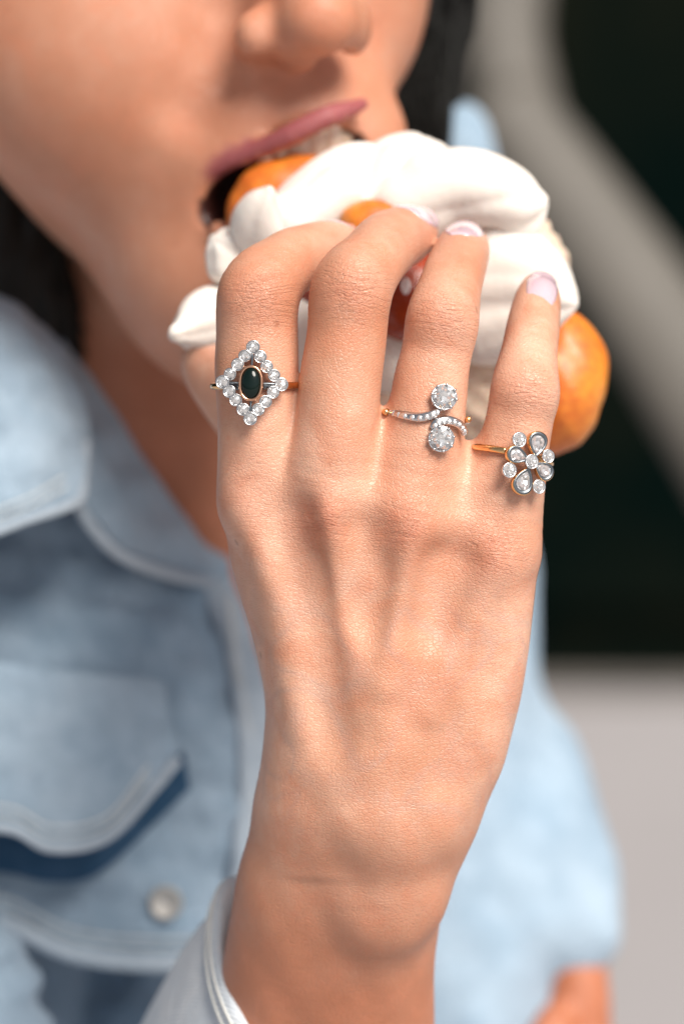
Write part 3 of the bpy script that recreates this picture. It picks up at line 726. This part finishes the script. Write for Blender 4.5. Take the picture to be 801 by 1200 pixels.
# shank button
def lathe(prof, seg=32):
    V = []; F = []
    for r_, z in prof:
        for i in range(seg): V.append((r_ * math.cos(2 * math.pi * i / seg), r_ * math.sin(2 * math.pi * i / seg), z))
    n = len(prof)
    for j in range(n - 1):
        for i in range(seg): F.append((j * seg + i, j * seg + (i + 1) % seg, (j + 1) * seg + (i + 1) % seg, (j + 1) * seg + i))
    F += [tuple(range(seg - 1, -1, -1)), tuple(range((n - 1) * seg, n * seg))]
    return np.array(V), F
bvv, bff = lathe([(2.0, 0), (2.0, 2), (4.3, 2.0), (4.6, 2.7), (4.2, 3.5), (3.7, 3.5), (3.2, 3.0), (0.2, 2.8)])
def put(V, c, n, up=(0, 0, 1), roll=0): b = np.array(frame(n, up, roll)); return np.asarray(V) @ b + c
o = world_obj('button', put(bvv, P(193, 1058, 158.5), (0.15, -1, 0.1)), bff, BUTTON, jacket, ROOT)

# sleeve and cuff round the near forearm
def cuff():
    axis = norm(P(372, 1400, 77) - P(385, 1150, 42))
    def ringpts(c, ru, rd, tilt_y, n=56):
        """ellipse round the forearm; lower on the right than on the left"""
        out = []
        for i in range(n):
            a = 2 * math.pi * i / n
            x = np.sign(math.cos(a)) * abs(math.cos(a)) ** .75 * ru; y = np.sign(math.sin(a)) * abs(math.sin(a)) ** .75 * rd
            out.append(c + np.array((x, y, -x * tilt_y + y * 0.75)))
        return np.array(out)
    c0 = P(391, 1206, 51)
    rings = []
    spec = [(1.5, 24.4, 22.8), (-0.6, 25.2, 23.6), (-1.2, 26.6, 24.8), (0.8, 28.0, 26.0), (4.0, 28.6, 26.6), (7, 28.2, 26.6), (8.2, 27.2, 26.0), (10, 28.4, 26.8), (22, 32, 29), (60, 38, 34), (110, 44, 42)]
    for d, ru, rd in spec:
        rings.append(ringpts(c0 + axis * d + np.array((-d * .16, 0, 0)), ru, rd, 0.9))
    inner = [(5, 24.2, 22.6), (40, 27, 25), (100, 36, 34)]
    rings = [ringpts(c0 + axis * d, ru, rd, 1.05) for d, ru, rd in inner[::-1]] + rings
    n = len(rings[0]); m = len(rings)
    G = np.array(rings)
    A_ = np.arange(n) * 2 * math.pi / n
    for j in range(3, m):
        if spec[j - 3][0] > 20: G[j] += (np.sin(A_ * 5 + j) * 1.2)[:, None] * np.array((0, -1, 0.2))
    V = G.reshape(-1, 3); F = []
    for j in range(m - 1):
        for i in range(n): F.append((j * n + i, j * n + (i + 1) % n, (j + 1) * n + (i + 1) % n, (j + 1) * n + i))
    s_ = world_obj('sleeve_cuff', V, F, CUFFM, jacket, ROOT)
    sm = s_.modifiers.new('sub', 'SUBSURF'); sm.levels = 1; sm.render_levels = 2
    for d in (2.2, 5.6):
        p = ringpts(c0 + axis * d + np.array((-d * .16, 0, 0)), 28.25 + (d > 3) * .35, 26.2 + (d > 3) * .35, 0.9, 90)
        V, F = tube_mesh(p, 0.3, 6, close=True); world_obj('cuff_stitching', V, F, THREAD, jacket, ROOT)
cuff()

# ================================================================== THE CAKE
cake_loc = W(P(455, 360, 60))[0]
cake = thing('cream_cake', 'round cake of white piped cream and orange fruit gripped by the fingers at the mouth', 'cake', cake_loc)
def blob(name, mat, prims, h=0.8, warp=None, k=3, label=None):
    lo = np.min([np.min([np.array(p[:3]) - p[3] for p in t], 0) for t in prims], 0) - 4
    hi = np.max([np.max([np.array(p[:3]) + p[3] for p in t], 0) for t in prims], 0) + 4
    A = Field(lo, hi, h)
    for t in prims: A.tube(t, k)
    if warp: A.warp(warp)
    V, F = A.mesh(); V = smooth_mesh(V, F, 4); o = world_obj(name, V, F, mat, cake, cake_loc)
    if label: o['label'] = label
    return o
soft = lambda X, Y, Z: 0.25 * np.sin(X * .45 + Z * .3) + 0.15 * np.sin(Z * .7 + Y * .5 - X * .2)
swirls = [
 [T4((318, 282, 62, 8.5), (306, 262, 57, 7.5), (306, 243, 52, 4.6), (317, 223, 48, 1.2))],
 [T4((292, 315, 66, 7.5), (272, 298, 62, 6.4), (262, 290, 60, 4.0)), T4((275, 300, 62, 6.2), (262, 315, 60, 4))],
 [T4((272, 372, 66, 9.0), (245, 378, 60, 8.0), (225, 386, 55, 4.6), (208, 391, 52, 1.9)), T4((214, 389, 52, 1.6), (207, 391, 51, 2.2))],
 [T4((330, 278, 66, 9), (368, 242, 66, 9.2), (406, 210, 66, 8.2), (434, 180, 66, 2.8)), T4((345, 262, 60, 8), (395, 228, 62, 8.0))],
 [T4((440, 250, 68, 10), (462, 208, 68, 9.5), (480, 184, 68, 6.0)), T4((480, 184, 68, 5.6), (506, 190, 68, 5.5))],
 [T4((480, 245, 62, 10), (530, 222, 60, 9.5), (580, 228, 58, 8.8), (606, 240, 57, 6.6), (628, 238, 56, 2.6)), T4((600, 262, 58, 5.0), (618, 262, 57, 3.5), (630, 236, 56, 2.4)), T4((500, 210, 62, 7.0), (560, 208, 60, 6.5), (605, 222, 58, 4.0))],
 [T4((560, 330, 66, 13), (612, 325, 60, 10.5), (642, 338, 57, 6.6), (670, 354, 55, 1.8)), T4((590, 290, 62, 8), (622, 300, 59, 5.5), (650, 330, 57, 3.0)), T4((570, 380, 64, 10), (610, 372, 60, 8), (660, 360, 56, 3))],
 [T4((360, 360, 68, 10), (352, 400, 66, 9), (345, 430, 68, 5))],
 [T4((420, 330, 72, 12), (450, 410, 70, 10), (470, 425, 68, 6))],
]
for k_, s_ in enumerate(swirls):
    a_, b_ = np.array(s_[0][0][:3]), np.array(s_[0][-1][:3]); ax_ = norm(b_ - a_); e1 = norm(np.cross(ax_, (0.1, 1, 0.2))); e2 = np.cross(ax_, e1)
    def fold(X, Y, Z, a_=a_, ax_=ax_, e1=e1, e2=e2, k_=k_):
        ph = np.arctan2((X - a_[0]) * e2[0] + (Y - a_[1]) * e2[1] + (Z - a_[2]) * e2[2], (X - a_[0]) * e1[0] + (Y - a_[1]) * e1[1] + (Z - a_[2]) * e1[2])
        al = (X - a_[0]) * ax_[0] + (Y - a_[1]) * ax_[1] + (Z - a_[2]) * ax_[2]
        return 0.75 * (1 - np.abs(np.sin(2.5 * ph + al * 0.05 + k_))) ** 1.3
    blob('cream_swirl', CREAM, s_, 0.65, fold, 1.4)
def fruit(name, c, r, tilt, mat, label=None, dent=0.0):
    u = norm((math.cos(tilt), 0, math.sin(tilt))); w = norm((-math.sin(tilt), 0, math.cos(tilt)))
    m = max(r) + 4; A = Field(c - m, c + m, 0.9); A.ell(c, r, 2, B=[u, (0, 1, 0), w])
    A.warp(lambda X, Y, Z: 0.5 * np.sin((X - c[0]) * .3 + 1) * np.sin((Z - c[2]) * .25) + 0.12 * np.sin(X * .8 + Z * .6))
    V, F = A.mesh(); o = world_obj(name, smooth_mesh(V, F, 1), F, mat, cake, cake_loc)
    if label: o['label'] = label
    return o
fruit('apricot_half', P(338, 238, 83), (15.6, 9, 11.5), R(22), APRICOT)
fruit('apricot_half', P(652, 450, 76), (12.0, 13, 17.5), R(-8), APRICOT)
fruit('apricot_half', P(436, 262, 56), (8, 6, 6.0), R(15), APRICOT)
fruit('glazed_cherry', P(476, 345, 60), (12.5, 10, 11), R(0), REDFRUIT, 'dark red glazed fruit in the middle of the cream')
fruit('glazed_cherry', P(375, 335, 64), (9, 8, 7), R(0), REDFRUIT, 'dark red glazed fruit in the middle of the cream')
pv, pf = ball((0, 0, 0), (1.1, 1.1, 2.0)); world_obj('sugar_pearl', pv + P(475, 335, 46), pf, simple('sugar_pearl', (0.85, 0.85, 0.88), 0.15), cake, cake_loc)
blob('cake_base', MERINGUE, [T4((300, 395, 88, 14), (400, 440, 86, 18), (520, 440, 86, 18), (600, 400, 86, 14)), T4((330, 300, 90, 14), (450, 300, 90, 20), (590, 320, 86, 16)), T4((560, 440, 80, 9), (590, 480, 78, 8), (600, 510, 78, 5))], 1.2, lambda X, Y, Z: 0.5 * np.sin(X * .8 + Z) + 0.4 * np.sin(Z * 1.3 - X * .6), 8)

# ================================================================== THE RINGS
def gem_mesh(name, r, crown, pav, n=8, mat=DIAMOND):
    """brilliant cut: table, star, kite and girdle facets, culet"""
    V = []; F = []
    def ring_(rad, z, m, off=0.0): 
        s0 = len(V)
        for i in range(m): a = 2 * math.pi * (i + off) / m; V.append((rad * math.cos(a), rad * math.sin(a), z))
        return s0
    t = ring_(r * .52, crown, n); k = ring_(r * .80, crown * .55, n, .5); g = ring_(r, 0, 2 * n, 0); g2 = ring_(r, -r * .05, 2 * n, 0); V.append((0, 0, -pav)); c = len(V) - 1
    F.append(tuple(range(t, t + n)))
    for i in range(n):
        j = (i + 1) % n
        F.append((t + i, k + i, t + j))
        F.append((t + j, k + i, g + (2 * j) % (2 * n), k + j)) if True else None
        F.append((k + i, g + 2 * i, g + 2 * i + 1)); F.append((k + i, g + 2 * i + 1, g + (2 * i + 2) % (2 * n)))
    for i in range(2 * n):
        j = (i + 1) % (2 * n); F.append((g + i, g2 + i, g2 + j, g + j)); F.append((g2 + i, c, g2 + j))
    me = make_mesh(name, np.array(V) / 1000, F, mat, False)
    bm = bmesh.new(); bm.from_mesh(me); bmesh.ops.recalc_face_normals(bm, faces=bm.faces); bm.to_mesh(me); bm.free(); return me
def lathe_me(name, prof, mat, seg=28, sx=1, sy=1):
    V, F = lathe(prof, seg); V = V * np.array((sx, sy, 1)); return make_mesh(name, V / 1000, F, mat, True)
def band(name, finger, py, y_off, rad_add, width, th, mat, parent, root, a0=0, a1=360, tilt=0.0, center=None, r=None, shift=0):
    """shank: flattened tube round the finger"""
    f = cr(np.array([(*P(x, y, d), r_) for x, y, d, r_ in FINGERS[finger]]), 200)
    z = P(0, py)[2]; i = int(np.argmin(np.abs(f[:120, 2] - z))); c = f[i, :3]; rr = f[i, 3] + rad_add; ax = norm(f[min(i + 8, 199), :3] - f[i - 8, :3])
    bx = norm(np.cross((0, 1, 0), ax)); by = np.cross(ax, bx)
    ang = np.radians(np.linspace(a0, a1, 90)); p = np.array([c + rr * (bx * math.cos(a) + by * math.sin(a)) + ax * (tilt * math.cos(a) + shift) for a in ang])
    n = len(p); V = []; seg = 12
    for q_, a in zip(p, ang):
        nrm = bx * math.cos(a) + by * math.sin(a)
        for s_ in range(seg):
            t_ = 2 * math.pi * s_ / seg; V.append(q_ + nrm * math.cos(t_) * th / 2 + ax * math.sin(t_) * width / 2)
    F = []
    for u in range(n - 1):
        for s_ in range(seg): F.append((u * seg + s_, u * seg + (s_ + 1) % seg, (u + 1) * seg + (s_ + 1) % seg, (u + 1) * seg + s_))
    F += [tuple(range(seg - 1, -1, -1)), tuple(range((n - 1) * seg, n * seg))]
    return world_obj(name, V, F, mat, parent, root)
bez = [(0.9, -1.0), (1.0, -0.3), (1.0, 0.12), (0.94, 0.26), (0.84, 0.24), (0.80, 0.06), (0.76, -0.1), (0.2, -0.4)]
def bezel_me(name, r, mat, sx=1, sy=1, depth=1.0): return lathe_me(name, [(a * r, b * depth) for a, b in bez], mat, 26, sx, sy)

# --- ring one: lozenge cluster round a dark oval cabochon, on the index finger
n1 = norm((-0.06, -1, 0.02))
r1_loc = W(P(295, 450, -8))[0]
ring1 = thing('gemstone_ring', 'lozenge ring of small round diamonds about a dark oval stone, on the index finger', 'ring', r1_loc, 'diamond rings worn on the hand')
def on1(px, py, up_=0.0):
    p = P(px, py, 0); dx = p[0] - P(295, 0)[0]
    return p + np.array((0, -7.4 - up_ + 0.018 * dx * dx, 0))
gm = gem_mesh('round_diamond', 1.12, 0.42, 0.75); bm_ = bezel_me('round_bezel', 1.42, SILVER, depth=0.9)
st = [(297.6, 408.8), (288, 419), (279.8, 429), (271, 440), (262, 449), (270, 460), (277.5, 470), (286, 481), (294.5, 491.7), (303.7, 481), (312, 472), (320.7, 461), (330.4, 452), (321.8, 441.5), (313.4, 431.5), (306, 420)]
for i, (x, y) in enumerate(st):
    p = on1(x, y); dx = p[0] - P(295, 0)[0]; s_ = 1.06 if i % 4 == 0 else 0.97 + 0.04 * random.random()
    b_ = placed('bezel', bm_, p, frame((0.036 * dx + random.uniform(-.04, .04), -1, random.uniform(-.04, .04)), roll=random.random() * 3), ring1, r1_loc, (s_, s_, 1))
    d_ = bpy.data.objects.new('diamond', gm); col.objects.link(d_); d_.parent = b_; d_.location = (0, 0, 0.0001)
def oval_bezel(name, sx, sy, th, mat, c, n, roll, parent, root, h0=-0.9, h1=0.7):
    th_ = np.linspace(0, 2 * math.pi, 64, endpoint=False); sup = lambda v: np.sign(v) * np.abs(v) ** 0.86
    prof = [(-th, h0), (0, h0), (0.05, h1 - .15), (-0.12, h1), (-th * .75, h1), (-th, h1 - .25)]
    V = []
    for dr, z in prof:
        for a in th_: V.append(((sx + dr) * sup(math.cos(a)), (sy + dr) * sup(math.sin(a)), z))
    F = []; n_ = 64; m = len(prof)
    for j in range(m):
        for i in range(n_): F.append((j * n_ + i, j * n_ + (i + 1) % n_, ((j + 1) % m) * n_ + (i + 1) % n_, ((j + 1) % m) * n_ + i))
    return world_obj(name, put(V, c, n, roll=roll), F, mat, parent, root)
oc = on1(295, 450.8)
ob = oval_bezel('oval_bezel', 2.55, 3.8, 0.55, ROSE, oc, n1, R(-2), ring1, r1_loc)
cv, cf = ball((0, 0, 0), (2.1, 3.35, 1.3), 32, 20); sg = lambda v, p_: np.sign(v) * np.abs(v) ** p_
world_obj('oval_cabochon', put(cv, oc + np.array((0, -0.25, 0)), n1, roll=R(-2)), cf, DARKGEM, ob, r1_loc)
for a, b in (((297, 415), (296, 432)), ((295, 469), (294.6, 486)), ((267, 449.5), (282, 450.5)), ((308, 451), (325, 451.5))):
    V, F = tube_mesh(cr([on1(*a) + (0, .2, 0), (on1(*a) + on1(*b)) / 2 + (0, .1, 0), on1(*b) + (0, .2, 0)], 8), 0.26, 8); world_obj('strut', V, F, DARKSILVER, ring1, r1_loc)
band('shank', 'index', 450.5, 0, 0.75, 1.5, 1.2, GOLD, ring1, r1_loc, -72, 252)
band('shoulder', 'index', 450.5, 0, 0.85, 1.7, 1.3, DARKSILVER, ring1, r1_loc, -80, -58); band('shoulder', 'index', 450.5, 0, 0.85, 1.7, 1.3, DARKSILVER, ring1, r1_loc, 226, 262)

# --- ring two: crossover with two round brilliants, ring finger
r2_loc = W(P(517, 490, -7))[0]
ring2 = thing('gemstone_ring', 'crossover ring with two round diamonds and sparkling shoulders, on the ring finger', 'ring', r2_loc, 'diamond rings worn on the hand')
fx = P(503, 0)[0]
def on2(px, py, up_=0.0):
    p = P(px, py, 0); dx = p[0] - fx
    rr = 8.6; yy = 2 - math.sqrt(max(rr * rr - dx * dx, 2)) if abs(dx) < 8.4 else 0.6
    return p + np.array((0, yy - up_, 0))
big = gem_mesh('brilliant_diamond', 2.62, 1.0, 1.7, 8)
cup = lathe_me('claw_cup', [(1.2, -2.0), (2.0, -1.2), (2.72, -0.35), (2.86, -0.05), (2.75, 0.05), (2.5, -0.1), (1.2, -1.2)], SILVER, 32)
cl_v, cl_f = tube_mesh(cr([(2.0, 0, -1.3), (2.75, 0, -0.3), (2.82, 0, 0.25), (2.45, 0, 0.55)], 8), [.28, .28, .27, .27, .27, .29, .32, .25], 8, up=(0, 1, 0.01)); claw = make_mesh('claw', cl_v / 1000, cl_f, SILVER)
for (x, y, nn) in ((518.7, 466.6, (0.10, -1, 0.10)), (515.4, 515.4, (0.06, -1, -0.04))):
    p = on2(x, y, 1.7); fr = frame(nn, roll=random.random())
    c_ = placed('claw_setting', cup, p, fr, ring2, r2_loc)
    d_ = bpy.data.objects.new('brilliant', big); col.objects.link(d_); d_.parent = c_
    for k_ in range(8):
        w_ = bpy.data.objects.new('claw', claw); col.objects.link(w_); w_.parent = c_; w_.rotation_euler = (0, 0, k_ * math.pi / 4 + .2)
def shoulder(pts, widths, lab):
    c = cr([on2(x, y, u) for x, y, u in pts], 40); wv = np.interp(np.linspace(0, 1, 40), np.linspace(0, 1, len(widths)), widths)
    V, F = tube_mesh(c, wv, 14, 0.62); o = world_obj('shoulder', V, F, SILVER, ring2, r2_loc); return c, wv, o
pave = gem_mesh('pave_diamond', 0.62, 0.22, 0.35, 6)
for pts, wd in (([(455, 482.5, .1), (462, 484, .5), (474, 487.5, .7), (490, 490, .9), (504, 487.5, 1.0), (513, 481, .9)], [.75, .85, 1.0, 1.05, 1.0, .6]),
                ([(504, 503, .9), (511, 496, 1.1), (523, 493.5, 1.1), (535, 497, 1.0), (542, 504, .9), (543, 510, .5)], [.6, 1.0, 1.05, 1.0, .9, .6])):
    c, wv, o = shoulder(pts, wd, '')
    for t in np.linspace(4, 36, 9):
        i = int(t); tan = norm(c[i + 1] - c[i - 1]); n_ = np.array((0.02 * (c[i][0] - fx) * 3, -1, 0.02))
        side = norm(np.cross(tan, n_))
        placed('pave_diamond', pave, c[i] + norm(n_) * wv[i] * 0.60 + side * 0.22 * (-1) ** i, frame(n_, roll=random.random()), ring2, r2_loc, (1.0, 1.0, 1)) if True else None
band('shank', 'ring', 487, 0, 0.75, 1.5, 1.3, GOLD, ring2, r2_loc, -12, 203, tilt=0.6)

# --- ring three: flower cluster on the little finger
r3_loc = W(P(617, 545, -6))[0]
ring3 = thing('gemstone_ring', 'flower ring with four pear petals and small round diamonds, on the little finger', 'ring', r3_loc, 'diamond rings worn on the hand')
n3 = norm((0.42, -1, 0.03))
def on3(px, py, up_=0.0):
    p = P(px, py, 0); dx = p[0] - P(617, 0)[0]; return p + np.array((0, -5.2 + 0.42 * dx - up_, 0))
def pear(name_b, cx, cy, ang, L, w, parent):
    """teardrop bezel with dark inner rim and a pear diamond; point toward the flower's centre"""
    th_ = np.linspace(0, 2 * math.pi, 48, endpoint=False)
    def outline(k): return [(k * w * math.sin(a) * (math.sin(a / 2)) ** 0.9, -k * L * math.cos(a)) for a in th_]    # blunt end at -cos(pi)=+L
    def ringmesh(ks, zs, mat, name, par, capped=False):
        V = []; n_ = 48
        for k, z in zip(ks, zs): V += [(x, y, z) for x, y in outline(k)]
        F = []
        for j in range(len(ks) - 1):
            for i in range(n_): F.append((j * n_ + i, j * n_ + (i + 1) % n_, (j + 1) * n_ + (i + 1) % n_, (j + 1) * n_ + i))
        if capped: F.append(tuple(range((len(ks) - 1) * n_, len(ks) * n_)))
        return world_obj(name, put(V, c, n3, roll=ang), F, mat, par, r3_loc, smooth=not capped)
    c = on3(cx, cy)
    b_ = ringmesh([.9, 1.0, 1.02, 0.96, 0.88, 0.86], [-1.3, -1.0, .15, .38, .38, 0.1], GOLD, 'petal_bezel', parent)
    ringmesh([.965, .955, .80, .66], [-.2, .41, .42, .05], DARKSILVER, 'enamel_rim', b_)
    # faceted pear stone: outer ring, break ring, table
    ringmesh([.70, .68, .50, .34], [-.2, .18, .52, .62], DIAMOND, 'pear_diamond', b_, True)
pear('p', 627.5, 521.5, R(-10), 2.85, 2.85, ring3)
pear('p', 604.5, 534.5, R(72), 2.75, 2.4, ring3)
pear('p', 611.5, 563.5, R(157), 3.2, 3.0, ring3)
pear('p', 634.5, 551.0, R(235), 2.6, 2.5, ring3)
sb = bezel_me('stone_bezel', 1.7, SILVER, depth=0.9); sb2 = bezel_me('stone_bezel_white', 1.7, SILVER, depth=0.9); sg_ = gem_mesh('side_diamond', 1.42, .55, .8)
for i, (x, y, s_) in enumerate(((606.2, 516, 1.0), (594.5, 551.5, 1.0), (640.5, 535, .9), (629.5, 570.5, .93))):
    b_ = placed('stone_bezel', sb, on3(x, y, .1), frame(n3, roll=random.random()), ring3, r3_loc, (s_, s_, s_))
    d_ = bpy.data.objects.new('round_diamond', sg_); col.objects.link(d_); d_.parent = b_; d_.location = (0, 0, .00015)
b_ = placed('centre_bezel', sb2, on3(620.6, 541.5, .8), frame(n3), ring3, r3_loc, (.95, .95, 1)); d_ = bpy.data.objects.new('centre_diamond', sg_); col.objects.link(d_); d_.parent = b_; d_.location = (0, 0, .00015)
band('shank', 'pinky', 534, 0, 0.8, 1.5, 1.2, GOLD, ring3, r3_loc, -62, 258, tilt=-0.4)
